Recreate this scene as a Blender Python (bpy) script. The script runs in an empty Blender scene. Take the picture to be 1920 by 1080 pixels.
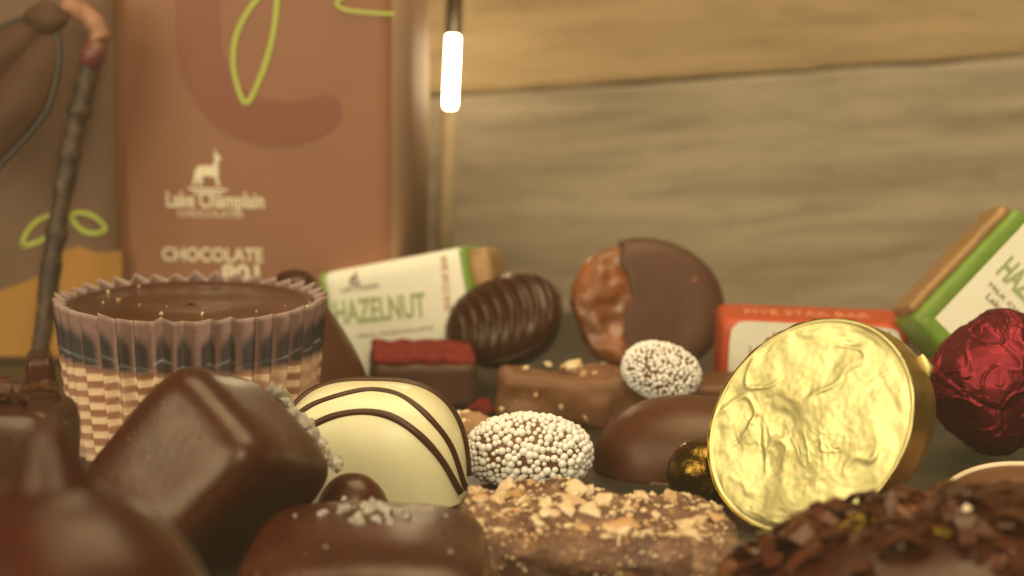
import bpy, bmesh, math, random
import numpy as np
from mathutils import Vector, Matrix, Euler, noise, Quaternion

random.seed(7)
rng = np.random.default_rng(7)
S = bpy.context.scene
COL = S.collection
CM = 0.01                       # everything below is written in centimetres

# ------------------------------------------------------------------ camera
H_CAM, PITCH, ROLL, LENS = 8.7, math.radians(10), math.radians(0.7), 85.0
FPX = LENS / 36.0 * 1920.0
cam_d = bpy.data.cameras.new("camera")
cam = bpy.data.objects.new("camera", cam_d)
COL.objects.link(cam)
CAMR = (Matrix.Rotation(math.pi / 2 - PITCH, 3, 'X') @ Matrix.Rotation(ROLL, 3, 'Z'))
cam.matrix_world = Matrix.Translation((0, 0, H_CAM * CM)) @ CAMR.to_4x4()
cam_d.lens, cam_d.sensor_width = LENS, 36.0
cam_d.clip_start, cam_d.clip_end = 0.01, 20.0
cam_d.dof.use_dof = True
cam_d.dof.focus_distance = 33.2 * CM
cam_d.dof.aperture_fstop = 18.5
S.camera = cam

# ------------------------------------------------------------------ world, lamps, exposure
W_ = bpy.data.worlds.new("World")
S.world = W_
W_.use_nodes = True
_bg = W_.node_tree.nodes["Background"]
_bg.inputs[0].default_value = (1.0, 0.74, 0.42, 1)
_bg.inputs[1].default_value = 0.17
S.view_settings.view_transform = 'Standard'
S.view_settings.look = 'None'
S.view_settings.exposure = 0.0
S.view_settings.gamma = 1.0
S.view_settings.use_curve_mapping = False


def area(name, loc, target, size, power, color, size_y=None):
    l = bpy.data.lights.new(name, 'AREA')
    l.energy, l.color, l.size = power, color, size * CM
    if size_y:
        l.shape, l.size_y = 'RECTANGLE', size_y * CM
    o = bpy.data.objects.new(name, l)
    COL.objects.link(o)
    o.location = Vector(loc) * CM
    d = Vector(target) - Vector(loc)
    o.rotation_euler = d.to_track_quat('-Z', 'Y').to_euler()
    return o


area("left_key_softbox", (-30, -4, 18), (1, 34, 1), 30, 1.9, (1.0, 0.86, 0.56))  # unseen softbox added at front left for key and frontal fill
area("ceiling_light", (8, 26, 46), (3, 36, 2), 30, 2.0, (1.0, 0.81, 0.48))
area("front_fill_light", (5, -10, 24), (2, 36, 1), 9, 0.8, (1.0, 0.85, 0.56))  # unseen small light added above the viewpoint for frontal highlights and fill

# ------------------------------------------------------------------ placing helpers
CP = Vector((0, 0, H_CAM))
RX, UP, TW = CAMR.col[0].copy(), CAMR.col[1].copy(), CAMR.col[2].copy()


def P(px, py, d):
    """world point (cm) seen at a photo pixel at depth d"""
    return CP + RX * ((px - 960) / FPX * d) - UP * ((py - 540) / FPX * d) - TW * d


def Wz(px, d, z):
    """world point (cm) at photo column px, depth d and height z"""
    p = CP + RX * ((px - 960) / FPX * d) - TW * d
    return p + UP * ((z - p.z) / UP.z)


STAND = Matrix.Rotation(math.pi / 2, 3, 'X')       # local x right, y up, z towards the viewer


def stand(yaw=0, roll=0, pitch=0):
    return (Matrix.Rotation(math.radians(yaw), 3, 'Z') @ STAND @ Matrix.Rotation(math.radians(roll), 3, 'Z')
            @ Matrix.Rotation(math.radians(pitch), 3, 'X'))


def facing(yaw=0, pitch=0, roll=0):
    return (CAMR @ Matrix.Rotation(math.radians(yaw), 3, 'Y') @ Matrix.Rotation(math.radians(pitch), 3, 'X')
            @ Matrix.Rotation(math.radians(roll), 3, 'Z'))


ROOTS = []


def tag(o, label, cat, group=None):
    o['label'], o['category'] = label, cat
    if group:
        o['group'] = group
    return o


def thing(name, label, cat, pos, R, group=None):
    o = bpy.data.objects.new(name, None)
    COL.objects.link(o)
    o.empty_display_size = 0.005
    o.matrix_world = Matrix.Translation(Vector(pos) * CM) @ R.to_4x4()
    tag(o, label, cat, group)
    ROOTS.append(o)
    return o


def mesh(name, V, F, mat, smooth=True, col=None):
    me = bpy.data.meshes.new(name)
    me.from_pydata([tuple(v) for v in (np.asarray(V, dtype=float) * CM)], [], [list(map(int, f)) for f in F])
    me.update()
    if smooth:
        me.polygons.foreach_set('use_smooth', [True] * len(me.polygons))
    if mat:
        me.materials.append(mat)
    if col is not None:
        a = me.color_attributes.new('tint', 'FLOAT_COLOR', 'POINT')
        c = np.ones((len(V), 4))
        c[:, :3] = col
        a.data.foreach_set('color', c.ravel())
    return me


def link(name, me, parent=None):
    o = bpy.data.objects.new(name, me)
    COL.objects.link(o)
    if parent is not None:
        o.parent = parent
    return o


def obj(name, V, F, mat, parent=None, smooth=True, col=None):
    return link(name, mesh(name, V, F, mat, smooth, col), parent)


# ------------------------------------------------------------------ shape helpers (cm)
def cubegrid(n):
    key, V, F = {}, [], []
    t = np.linspace(-1, 1, n + 1)

    def vid(p):
        k = (round(p[0], 5), round(p[1], 5), round(p[2], 5))
        if k not in key:
            key[k] = len(V)
            V.append(p)
        return key[k]
    for ax in range(3):
        for sg in (-1, 1):
            b, c = [(1, 2), (2, 0), (0, 1)][ax]
            for i in range(n):
                for j in range(n):
                    q = []
                    for (di, dj) in ((0, 0), (1, 0), (1, 1), (0, 1)):
                        p = [0, 0, 0]
                        p[ax] = sg
                        p[b], p[c] = t[i + di], t[j + dj]
                        q.append(vid(tuple(p)))
                    F.append(q if sg > 0 else q[::-1])
    return np.array(V, float), F


_CG = {}


def cg(n):
    if n not in _CG:
        _CG[n] = cubegrid(n)
    return _CG[n][0].copy(), _CG[n][1]


def qsphere(n):
    V, F = cg(n)
    V = np.tan(V * math.pi / 4)
    return V / np.linalg.norm(V, axis=1, keepdims=True), F


def rbox(hx, hy, hz, r, n=20):
    V, F = cg(n)
    h = np.array([hx, hy, hz])
    q = np.sign(V) * (1 - (1 - np.abs(V)) ** 1.7)      # more rows near the edges
    p = q * h
    inner = np.clip(p, -(h - r), h - r)
    d = p - inner
    L = np.linalg.norm(d, axis=1, keepdims=True)
    L[L == 0] = 1
    return inner + d / L * r, F


def super_ell(a, b, c, p=2.0, n=26):
    V, F = qsphere(n)
    k = (np.abs(V) ** p).sum(1, keepdims=True) ** (-1 / p)
    return V * k * np.array([a, b, c]), F


def normals(V, F):
    N = np.zeros_like(V)
    for f in F:
        a, b, c = V[f[0]], V[f[1]], V[f[2]]
        n = np.cross(b - a, c - a)
        for i in f:
            N[i] += n
    L = np.linalg.norm(N, axis=1, keepdims=True)
    L[L == 0] = 1
    return N / L


def nz(p, s, off=0.0):
    return noise.noise(Vector((p[0] * s + off, p[1] * s - off * .7, p[2] * s + off * 1.3)))


def bumpy(V, F, amp, s, off=0.0, mask=None):
    N = normals(V, F)
    d = np.array([nz(p, s, off) for p in V]) * amp
    if mask is not None:
        d *= mask
    return V + N * d[:, None]


def crumple(V, F, amp, s, off=0.0):
    """creased sheet: sharp ridges between flat-ish cells"""
    N = normals(V, F)
    d = np.zeros(len(V))
    for k, p in enumerate(V):
        q = Vector((p[0] * s + off, p[1] * s + off, p[2] * s - off))
        q = q + noise.noise_vector(q * 0.9) * 0.55
        dist = noise.voronoi(q)[0]
        d[k] = (dist[1] - dist[0]) - 0.35
    return V + N * (d * amp)[:, None]


def lathe(prof, seg=64):
    """profile of (radius, y) revolved round local y"""
    V, F = [], []
    n = len(prof)
    for k in range(seg):
        a = 2 * math.pi * k / seg
        for (r, y) in prof:
            V.append((r * math.sin(a), y, r * math.cos(a)))
    for k in range(seg):
        k2 = (k + 1) % seg
        for i in range(n - 1):
            F.append((k * n + i, k2 * n + i, k2 * n + i + 1, k * n + i + 1))
    return np.array(V, float), F


def tube(pts, rad, seg=8, flat=1.0):
    pts = [Vector(p) for p in pts]
    n = len(pts)
    if not hasattr(rad, '__len__'):
        rad = [rad] * n
    V, F = [], []
    up = Vector((0.13, 0.21, 0.97)).normalized()
    for i, p in enumerate(pts):
        t = (pts[min(i + 1, n - 1)] - pts[max(i - 1, 0)]).normalized()
        s = t.cross(up)
        s = s.normalized() if s.length > 1e-4 else t.orthogonal().normalized()
        u = s.cross(t).normalized()
        for k in range(seg):
            a = 2 * math.pi * k / seg
            V.append(p + s * math.cos(a) * rad[i] + u * math.sin(a) * rad[i] * flat)
    for i in range(n - 1):
        for k in range(seg):
            k2 = (k + 1) % seg
            F.append((i * seg + k, i * seg + k2, (i + 1) * seg + k2, (i + 1) * seg + k))
    F.append(tuple(range(seg))[::-1])
    F.append(tuple((n - 1) * seg + k for k in range(seg)))
    return np.array([tuple(v) for v in V], float), F


def smooth_path(pts, n=40):
    """Catmull-Rom through the points"""
    pts = [Vector(p) for p in pts]
    q = [pts[0] * 2 - pts[1]] + pts + [pts[-1] * 2 - pts[-2]]
    out = []
    segs = len(pts) - 1
    for k in range(n):
        t = k / (n - 1) * segs
        i = min(int(t), segs - 1)
        f = t - i
        a, b, c, d = q[i], q[i + 1], q[i + 2], q[i + 3]
        out.append(0.5 * ((2 * b) + (c - a) * f + (2 * a - 5 * b + 4 * c - d) * f ** 2 + (3 * b - a - 3 * c + d) * f ** 3))
    return out


def join(*parts):
    V, F, o = [], [], 0
    for v, f in parts:
        V.append(np.asarray(v, float))
        F += [tuple(i + o for i in q) for q in f]
        o += len(v)
    return np.concatenate(V), F


def chunk(r, seed, flat=1.0, jag=0.35):
    rr = random.Random(seed)
    bm = bmesh.new()
    bmesh.ops.create_icosphere(bm, subdivisions=1, radius=1)
    V = np.array([v.co[:] for v in bm.verts])
    F = [[v.index for v in f.verts] for f in bm.faces]
    bm.free()
    V *= np.array([[1 + rr.uniform(-jag, jag)] for _ in V])
    # cut a few random flats so that it reads as a broken crumb
    for _ in range(4):
        n = Vector((rr.gauss(0, 1), rr.gauss(0, 1), rr.gauss(0, 1))).normalized()
        n = np.array(n)
        d = V @ n
        V -= np.clip(d - 0.55, 0, None)[:, None] * n
    return V * r * np.array([1, flat, rr.uniform(.6, 1)]), F


def orient(n, spin):
    """rotation whose local y points along n"""
    q = Vector((0, 1, 0)).rotation_difference(Vector(n))
    return (q @ Quaternion((0, 1, 0), spin)).to_matrix()


def put(name, me, parent, loc, R, s=1.0):
    o = link(name, me, parent)
    o.matrix_local = Matrix.Translation(Vector(loc) * CM) @ R.to_4x4() @ Matrix.Scale(s, 4)
    return o


# ------------------------------------------------------------------ materials
class NT:
    def __init__(s, name):
        s.m = bpy.data.materials.new(name)
        s.m.use_nodes = True
        s.t = s.m.node_tree
        s.b = s.t.nodes["Principled BSDF"]

    def n(s, typ, **kw):
        x = s.t.nodes.new(typ)
        for k, v in kw.items():
            setattr(x, k, v)
        return x

    def l(s, a, b):
        s.t.links.new(a, b)

    def coords(s, scale=(1, 1, 1), rot=(0, 0, 0)):
        c = s.n('ShaderNodeTexCoord')
        mp = s.n('ShaderNodeMapping')
        mp.inputs['Scale'].default_value = tuple(100 * k for k in scale)
        mp.inputs['Rotation'].default_value = rot
        s.l(c.outputs['Object'], mp.inputs['Vector'])
        return mp.outputs['Vector']

    def noise(s, vec, scale, detail=4, rough=.55, dist=0.0):
        x = s.n('ShaderNodeTexNoise')
        x.inputs['Scale'].default_value = scale
        x.inputs['Detail'].default_value = detail
        x.inputs['Roughness'].default_value = rough
        x.inputs['Distortion'].default_value = dist
        s.l(vec, x.inputs['Vector'])
        return x.outputs['Fac']

    def ramp(s, fac, stops):
        r = s.n('ShaderNodeValToRGB')
        e = r.color_ramp.elements
        while len(e) < len(stops):
            e.new(0.5)
        for k, (p, c) in enumerate(stops):
            e[k].position = p
            e[k].color = (*c, 1) if len(c) == 3 else c
        s.l(fac, r.inputs['Fac'])
        return r.outputs['Color']

    def math(s, op, a, b=None, clamp=False):
        x = s.n('ShaderNodeMath', operation=op, use_clamp=clamp)
        for k, v in enumerate((a, b)):
            if v is None:
                continue
            if isinstance(v, (int, float)):
                x.inputs[k].default_value = v
            else:
                s.l(v, x.inputs[k])
        return x.outputs[0]

    def mix(s, fac, a, b):
        x = s.n('ShaderNodeMix', data_type='RGBA')
        for sock, v in ((x.inputs['Factor'], fac), (x.inputs['A'], a), (x.inputs['B'], b)):
            if isinstance(v, (int, float)):
                sock.default_value = v
            elif isinstance(v, tuple):
                sock.default_value = (*v, 1)
            else:
                s.l(v, sock)
        return x.outputs['Result']

    def bump(s, h, strength, dist=0.02):
        b = s.n('ShaderNodeBump')
        b.inputs['Strength'].default_value = strength
        b.inputs['Distance'].default_value = dist * CM
        s.l(h, b.inputs['Height'])
        s.l(b.outputs['Normal'], s.b.inputs['Normal'])

    def set(s, **kw):
        names = dict(rough='Roughness', metal='Metallic', sss='Subsurface Weight', spec='Specular IOR Level',
                     trans='Transmission Weight', coat='Coat Weight', coatr='Coat Roughness')
        for k, v in kw.items():
            s.b.inputs[names[k]].default_value = v
        return s


def choc(name, c, rough=.36, var=.25, bump=.25, bscale=5, spec=.42, speck=None, coat=0.0):
    t = NT(name)
    v = t.coords()
    n1 = t.noise(v, 1.3, 5, .6)
    lo = tuple(k * (1 - var) for k in c)
    hi = tuple(k * (1 + var) for k in c)
    colr = t.ramp(n1, [(.3, lo), (.7, hi)])
    if speck:
        n3 = t.noise(v, 17, 2, .5)
        m = t.ramp(n3, [(.69, (0, 0, 0)), (.75, (1, 1, 1))])
        colr = t.mix(m, colr, speck)
    t.l(colr, t.b.inputs['Base Color'])
    n2 = t.noise(v, bscale, 6, .6)
    t.bump(n2, bump, .04)
    rr = t.noise(v, 3.1, 4, .6)
    r = t.math('ADD', t.math('ADD', t.math('MULTIPLY', rr, .28), t.math('MULTIPLY', t.noise(v, 11, 6, .7), .16)), rough - .20)
    t.l(r, t.b.inputs['Roughness'])
    t.set(spec=spec, coat=coat, coatr=.25)
    t.b.inputs['Specular Tint'].default_value = (1, .85, .7, 1)
    return t.m


def plain(name, c, rough=.5, spec=.5, metal=0.0, var=.08, scale=3, bump=0.0, bscale=30, sss=0.0):
    t = NT(name)
    v = t.coords()
    n1 = t.noise(v, scale, 4, .6)
    t.l(t.ramp(n1, [(.3, tuple(k * (1 - var) for k in c)), (.7, tuple(min(1, k * (1 + var)) for k in c))]),
        t.b.inputs['Base Color'])
    if bump:
        t.bump(t.noise(v, bscale, 5, .6), bump, .02)
    t.set(rough=rough, spec=spec, metal=metal, sss=sss)
    if sss:
        t.b.inputs['Subsurface Radius'].default_value = (.002, .0012, .0006)
        t.b.inputs['Subsurface Scale'].default_value = .5
    return t.m


def foil(name, c, rough=.22, bump=.5, bscale=3.0):
    t = NT(name)
    v = t.coords()
    vo = t.n('ShaderNodeTexVoronoi', feature='DISTANCE_TO_EDGE')
    vo.inputs['Scale'].default_value = bscale
    wv = t.n('ShaderNodeVectorMath', operation='ADD')
    t.l(v, wv.inputs[0])
    nn = t.n('ShaderNodeTexNoise')
    nn.inputs['Scale'].default_value = 1.4
    nn.inputs['Detail'].default_value = 4
    t.l(v, nn.inputs['Vector'])
    t.l(nn.outputs['Color'], wv.inputs[1])
    t.l(wv.outputs[0], vo.inputs['Vector'])
    h = t.math('ADD', t.math('MULTIPLY', vo.outputs['Distance'], 1.0), t.math('MULTIPLY', t.noise(v, 6, 6, .65), 1.0))
    t.bump(h, bump, .05)
    n1 = t.noise(v, 2, 3)
    t.l(t.ramp(n1, [(.3, tuple(k * .85 for k in c)), (.7, c)]), t.b.inputs['Base Color'])
    t.set(rough=rough, metal=1.0)
    return t.m


def foil2(name, c, rough, bump, bscale):
    """crinkled leaf: fine ridged creases gathered in patches"""
    t = NT(name)
    v = t.coords()
    x = t.n('ShaderNodeTexNoise', noise_type='RIDGED_MULTIFRACTAL')
    x.inputs['Scale'].default_value = bscale
    x.inputs['Detail'].default_value = 5
    x.inputs['Roughness'].default_value = .6
    x.inputs['Distortion'].default_value = .6
    t.l(v, x.inputs['Vector'])
    pm = t.ramp(t.noise(v, 1.6, 2), [(.40, (.12, .12, .12)), (.62, (1, 1, 1))])
    h = t.math('ADD', t.math('MULTIPLY', x.outputs['Fac'], pm), t.math('MULTIPLY', t.noise(v, 5, 6, .65), .8))
    t.bump(h, bump, .05)
    t.l(t.ramp(t.noise(v, 2, 3), [(.3, tuple(k * .86 for k in c)), (.7, c)]), t.b.inputs['Base Color'])
    t.l(t.math('ADD', t.math('MULTIPLY', t.noise(v, 3, 4), -.35), rough + .15), t.b.inputs['Roughness'])
    t.set(metal=.92)
    return t.m


def mat_wood(name, c1, c2, c3, seed):
    t = NT(name)
    c = t.n('ShaderNodeTexCoord')
    mp = t.n('ShaderNodeMapping')
    mp.inputs['Scale'].default_value = (100, 100, 100)
    mp.inputs['Location'].default_value = (seed, seed * .37, 0)
    t.l(c.outputs['Object'], mp.inputs['Vector'])
    st = t.n('ShaderNodeMapping')
    st.inputs['Scale'].default_value = (.13, 1.25, 1)
    t.l(mp.outputs['Vector'], st.inputs['Vector'])
    v = st.outputs['Vector']
    grain = t.noise(v, 1.5, 8, .62, .5)
    col = t.ramp(grain, [(.36, c1), (.5, c2), (.64, c3)])
    big = t.noise(v, .45, 3, .5)
    col = t.mix(t.math('MULTIPLY', t.ramp(big, [(.4, (0, 0, 0)), (.7, (1, 1, 1))]), .5), col, c3)
    st2 = t.n('ShaderNodeMapping')
    st2.inputs['Scale'].default_value = (.35, 1.6, 1)
    t.l(mp.outputs['Vector'], st2.inputs['Vector'])
    pit = t.noise(st2.outputs['Vector'], 2.2, 6, .7, .6)
    pm = t.ramp(pit, [(.52, (0, 0, 0)), (.72, (1, 1, 1))])
    col = t.mix(t.math('MULTIPLY', pm, .34), col, tuple(k * .33 for k in c1))
    fine = t.noise(v, 9, 4, .6)
    col = t.mix(t.math('MULTIPLY', fine, .35), col, c1)
    t.l(col, t.b.inputs['Base Color'])
    t.bump(t.math('SUBTRACT', grain, t.math('MULTIPLY', pm, .6)), .22, .05)
    t.set(rough=.62, spec=.3)
    return t.m


def vcol(name, rough=.6, spec=.3, trans=0.0):
    t = NT(name)
    a = t.n('ShaderNodeAttribute', attribute_name='tint')
    t.l(a.outputs['Color'], t.b.inputs['Base Color'])
    t.set(rough=rough, spec=spec)
    t.bump(t.noise(t.coords(), 22, 5, .6), .25, .02)
    return t.m


def emit(name, c, s):
    t = NT(name)
    t.b.inputs['Base Color'].default_value = (*c, 1)
    t.b.inputs['Emission Color'].default_value = (*c, 1)
    t.b.inputs['Emission Strength'].default_value = s
    return t.m


M = {}
M['dark'] = choc('dark_chocolate', (.036, .0084, .0034), .28, .2, .25, 3)
M['dark_soft'] = choc('satin_dark_chocolate', (.045, .0090, .0032), .31, .25, .25, 2.5, speck=(.25, .10, .04))
M['dark_matte'] = choc('matte_dark_chocolate', (.075, .031, .020), .48, .18, .3, 5)
M['mahogany'] = choc('mahogany_chocolate', (.05, .015, .006), .30, .3, .2, 6)
M['mahogany_dark'] = choc('red_dark_chocolate', (.034, .0055, .0020), .32, .25, .15, 2, spec=.3)
M['brown_choc'] = choc('brown_chocolate', (.070, .021, .0088), .38, .15, .12, 3)
M['milk'] = choc('milk_chocolate', (.165, .070, .031), .44, .2, .35, 4, speck=(.42, .26, .12))
M['milk_smooth'] = choc('smooth_milk_chocolate', (.12, .048, .020), .42, .15, .12, 3)
M['filling'] = choc('cup_chocolate', (.062, .021, .0075), .2, .15, .06, 2.0, speck=(.2, .1, .04))
M['caramel'] = choc('glossy_caramel', (.21, .060, .013), .24, .45, .9, 6, coat=.5)
M['white_choc'] = plain('white_chocolate', (.80, .74, .47), .36, .45, var=.03, scale=1.2, bump=.06, bscale=6, sss=.15)
M['stripe'] = choc('stripe_chocolate', (.060, .020, .010), .36, .15, .1, 4)
M['pale_drizzle'] = plain('pale_drizzle', (.72, .58, .40), .4)
M['bead'] = plain('sugar_bead', (.88, .83, .76), .42, .4, var=.05, scale=8, sss=.1)
M['gold'] = foil2('gold_foil', (.86, .77, .36), .55, .17, 2.0)
M['gold_side'] = foil('gold_foil_side', (.66, .47, .13), .36, .25, 2.2)
M['amber'] = foil('amber_foil', (.17, .10, .018), .2, .25, 3)
M['red_foil'] = foil('red_foil', (.225, .024, .038), .46, .25, 2.2)
M['raspberry'] = plain('raspberry_dust', (.19, .019, .015), .9, .2, var=.45, scale=9, bump=.9, bscale=14)
M['box_brown'] = plain('brown_card', (.255, .108, .056), .5, .4, var=.05, scale=.5)
M['box_side'] = plain('brown_card_side', (.40, .25, .17), .75, .15, var=.06, scale=.5)
M['gold_edge'] = plain('ochre_card', (.36, .17, .035), .5, .4, var=.06)
M['ring'] = plain('red_brown_print', (.205, .052, .028), .42, .45, var=.05, scale=.5)
M['leaf_line'] = plain('lime_print', (.40, .46, .065), .5, var=.05)
M['print_white'] = plain('cream_print', (.74, .64, .46), .5, var=.04)
M['taupe'] = plain('taupe_card', (.150, .082, .050), .55, .35, var=.07, scale=.6)
M['ochre'] = plain('ochre_print', (.36, .175, .030), .5, .4, var=.07, scale=.6)
M['paper_white'] = plain('white_sleeve_paper', (.80, .77, .63), .48, .4, var=.03, scale=1, bump=.9, bscale=1.3)
M['green'] = plain('green_print', (.15, .26, .028), .45, var=.12, bump=.9, bscale=1.3)
M['green_text'] = plain('green_ink', (.31, .38, .14), .5)
M['brown_ink'] = plain('brown_ink', (.20, .10, .05), .5)
M['red_ink'] = plain('red_ink', (.45, .14, .07), .5)
M['red_card'] = plain('orange_red_print', (.46, .065, .017), .45, .4, var=.12, bump=.9, bscale=1.3)
M['red_card_text'] = plain('pale_red_ink', (.72, .30, .15), .5)
M['kraft_foil'] = plain('copper_foil_end', (.34, .20, .085), .55, .5, metal=.35, bump=.6, bscale=5)
M['metal'] = plain('brass_rod', (.50, .42, .30), .28, .5, metal=1.0)
M['rod_pale'] = plain('pale_rod', (.36, .27, .16), .5)
M['tube'] = emit('lamp_glow', (1.0, .82, .50), 55)
M['ribbon'] = plain('brown_ribbon', (.075, .034, .018), .7, .25, var=.2, scale=2)
M['ribbon_edge'] = plain('dark_ribbon_edge', (.025, .018, .014), .5)
M['liner'] = vcol('fluted_paper', .55, .35)


def mat_salt():
    t = NT('sea_salt')
    t.b.inputs['Base Color'].default_value = (.80, .72, .62, 1)
    t.set(rough=.2, trans=.6)
    t.bump(t.noise(t.coords(), 25, 4), .4, .02)
    return t.m


def mat_nut():
    t = NT('chopped_nut')
    v = t.coords()
    n1 = t.noise(v, 5, 5, .6)
    ob = t.n('ShaderNodeObjectInfo')
    c = t.ramp(n1, [(.30, (.58, .36, .15)), (.5, (.68, .52, .32)), (.75, (.78, .66, .47))])
    k = t.ramp(ob.outputs['Random'], [(.74, (0, 0, 0)), (.95, (1, 1, 1))])
    c = t.mix(t.math('MULTIPLY', k, .7), c, (.46, .20, .06))
    t.l(c, t.b.inputs['Base Color'])
    t.bump(t.noise(v, 16, 5), .5, .03)
    t.set(rough=.55)
    return t.m


def mat_bark():
    t = NT('nut_bark_chocolate')
    v = t.coords()
    n1 = t.noise(v, 2.6, 7, .65, .6)
    c = t.ramp(n1, [(.36, (.080, .031, .016)), (.50, (.145, .062, .031)), (.62, (.26, .135, .070)), (.74, (.48, .30, .16))])
    n3 = t.noise(v, 15, 3, .6)
    c = t.mix(t.ramp(n3, [(.62, (0, 0, 0)), (.70, (1, 1, 1))]), c, (.56, .37, .18))
    t.l(c, t.b.inputs['Base Color'])
    t.bump(t.math('ADD', n1, t.math('MULTIPLY', n3, .5)), .8, .09)
    t.set(rough=.45)
    return t.m


def mat_twig():
    t = NT('twig_bark')
    v = t.coords((1, .35, 1))
    n1 = t.noise(v, 2.6, 6, .6, .4)
    c = t.ramp(n1, [(.35, (.018, .010, .006)), (.52, (.045, .022, .011)), (.64, (.12, .070, .026)), (.74, (.34, .25, .14))])
    t.l(c, t.b.inputs['Base Color'])
    t.bump(n1, .7, .08)
    t.set(rough=.55)
    return t.m


M['salt'], M['nut'], M['bark'], M['twig'] = mat_salt(), mat_nut(), mat_bark(), mat_twig()
M['wood_upper'] = mat_wood('ochre_wood', (.25, .168, .082), (.335, .235, .122), (.40, .285, .155), 3.0)
M['wood_lower'] = mat_wood('weathered_wood', (.225, .178, .125), (.325, .26, .182), (.41, .33, .24), 11.0)


def mat_table():
    t = NT('dark_tray')
    v = t.coords()
    t.l(t.ramp(t.noise(v, .8, 5), [(.3, (.020, .017, .011)), (.7, (.036, .031, .020))]), t.b.inputs['Base Color'])
    t.l(t.math('ADD', t.math('MULTIPLY', t.noise(v, 2, 5), .2), .28), t.b.inputs['Roughness'])
    t.bump(t.noise(v, 12, 4), .1, .02)
    return t.m


M['table'] = mat_table()

# ------------------------------------------------------------------ setting
V, F = rbox(60, 1.5, 60, .3, 6)
tb = obj('table_top', V, F, M['table'])
tb.matrix_world = Matrix.Translation(Vector((0, 15, -1.5)) * CM) @ STAND.to_4x4()
tb['kind'] = 'structure'
tb['label'] = 'dark satin table top under the chocolates'

# scattering volume added to stand in for lens glare and faded blacks
hz = obj('veil_haze', np.array([(sx * 45, sy, sz * 50) for sx in (-1, 1) for sy in (-4, 40) for sz in (-1, 1)]),
         [(0, 1, 3, 2), (4, 6, 7, 5), (0, 4, 5, 1), (2, 3, 7, 6), (0, 2, 6, 4), (1, 5, 7, 3)], None, smooth=False)
hz.matrix_world = Matrix.Translation(Vector((0, 20, 0)) * CM) @ STAND.to_4x4()
hz['kind'] = 'stuff'
hm = bpy.data.materials.new('veil_haze_volume')
hm.use_nodes = True
hm.node_tree.nodes.remove(hm.node_tree.nodes['Principled BSDF'])
pv = hm.node_tree.nodes.new('ShaderNodeVolumePrincipled')
pv.inputs['Density'].default_value = 0.10
pv.inputs['Color'].default_value = (1.0, .78, .54, 1)
hm.node_tree.links.new(pv.outputs[0], hm.node_tree.nodes['Material Output'].inputs['Volume'])
hz.data.materials.append(hm)

# back wall of two boards with an uneven seam
wall_R = stand(yaw=-4, roll=5.0)
wall_c = P(1400, 142, 46.5)
wall = thing('plank_wall', 'weathered wooden plank wall behind the chocolates, seam rising to the right', 'wall', wall_c, wall_R)


def board(y0, y1, z1, mat, seed):
    nx, ny = 160, 44
    xs, ys = np.linspace(-34, 26, nx), .5 - .5 * np.cos(np.linspace(0, 1, ny) ** 1.0 * math.pi)
    Vv, Ff = [], []
    for zz in (z1, z1 - 1.4):
        for j, t in enumerate(ys):
            for x in xs:
                lo = y0 + .05 * noise.noise(Vector((x * .7, seed, 0))) + .025 * noise.noise(Vector((x * 3, seed, 5)))
                hi = y1 + .05 * noise.noise(Vector((x * .7, seed + 9, 0))) + .025 * noise.noise(Vector((x * 3, seed, 3)))
                y = lo + (hi - lo) * t
                e = min(y - lo, hi - y)
                rnd = -.05 * max(0, 1 - e / .06) ** 2 if zz == z1 else 0
                Vv.append((x, y, zz + rnd + (.02 * noise.noise(Vector((x * .3, y * 1.4, seed))) if zz == z1 else 0)))
    for j in range(ny - 1):
        for i in range(nx - 1):
            a = j * nx + i
            Ff.append((a, a + 1, a + nx + 1, a + nx))
            b = a + nx * ny
            Ff.append((b, b + nx, b + nx + 1, b + 1))
    o = nx * ny
    for i in range(nx - 1):
        Ff.append((i + 1, i, o + i, o + i + 1))
        a = (ny - 1) * nx + i
        Ff.append((a, a + 1, o + a + 1, o + a))
    return obj('board', Vv, Ff, mat, wall)


b1 = board(.02, 14.0, .02, M['wood_upper'], 2)
b2 = board(-4.9, -.02, 0.0, M['wood_lower'], 5)


def part_label(o, s):
    o['label'] = s
    return o


part_label(b1, 'upper board of yellower ochre wood')
part_label(b2, 'lower board of greyer weathered wood')


# ------------------------------------------------------------------ flat prints on a thing's front
def onplane(root, px, py, zl):
    Mi = root.matrix_world.inverted()
    o = Mi @ (CP * CM)
    d = Mi.to_3x3() @ ((P(px, py, 10) - CP) * CM)
    t = (zl * CM - o.z) / d.z
    p = (o + d * t) / CM
    return Vector((p.x, p.y, zl))


def text_mesh(body, bold=0.0):
    cu = bpy.data.curves.new('lettering', 'FONT')
    cu.body = body
    cu.size = 1.0
    cu.offset = bold
    cu.extrude = 0.004
    cu.resolution_u = 3
    o = bpy.data.objects.new('lettering', cu)
    COL.objects.link(o)
    dg = bpy.context.evaluated_depsgraph_get()
    me = bpy.data.meshes.new_from_object(o.evaluated_get(dg))
    bpy.data.objects.remove(o)
    V = np.array([v.co[:] for v in me.vertices])
    F = [list(p.vertices) for p in me.polygons]
    bpy.data.meshes.remove(me)
    return V, F


def letter(parent, body, p0, p1, h, mat, bold=0.0, name='lettering', nrm=Vector((0, 0, 1)), widen=None):
    """text from local p0 to p1 (cm), cap height h (cm)"""
    V, F = text_mesh(body, bold)
    V[:, 0] -= V[:, 0].min()
    w = V[:, 0].max()
    capmask = V[:, 1].max()
    p0, p1 = Vector(p0), Vector(p1)
    ux = (p1 - p0)
    L = ux.length
    ux.normalize()
    uy = nrm.cross(ux).normalized()
    out = []
    for v in V:
        q = p0 + ux * (v[0] / w * L) + uy * (v[1] / capmask * h) + nrm * (v[2] + .006)
        out.append(q[:])
    return obj(name, out, F, mat, parent, smooth=False)


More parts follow.
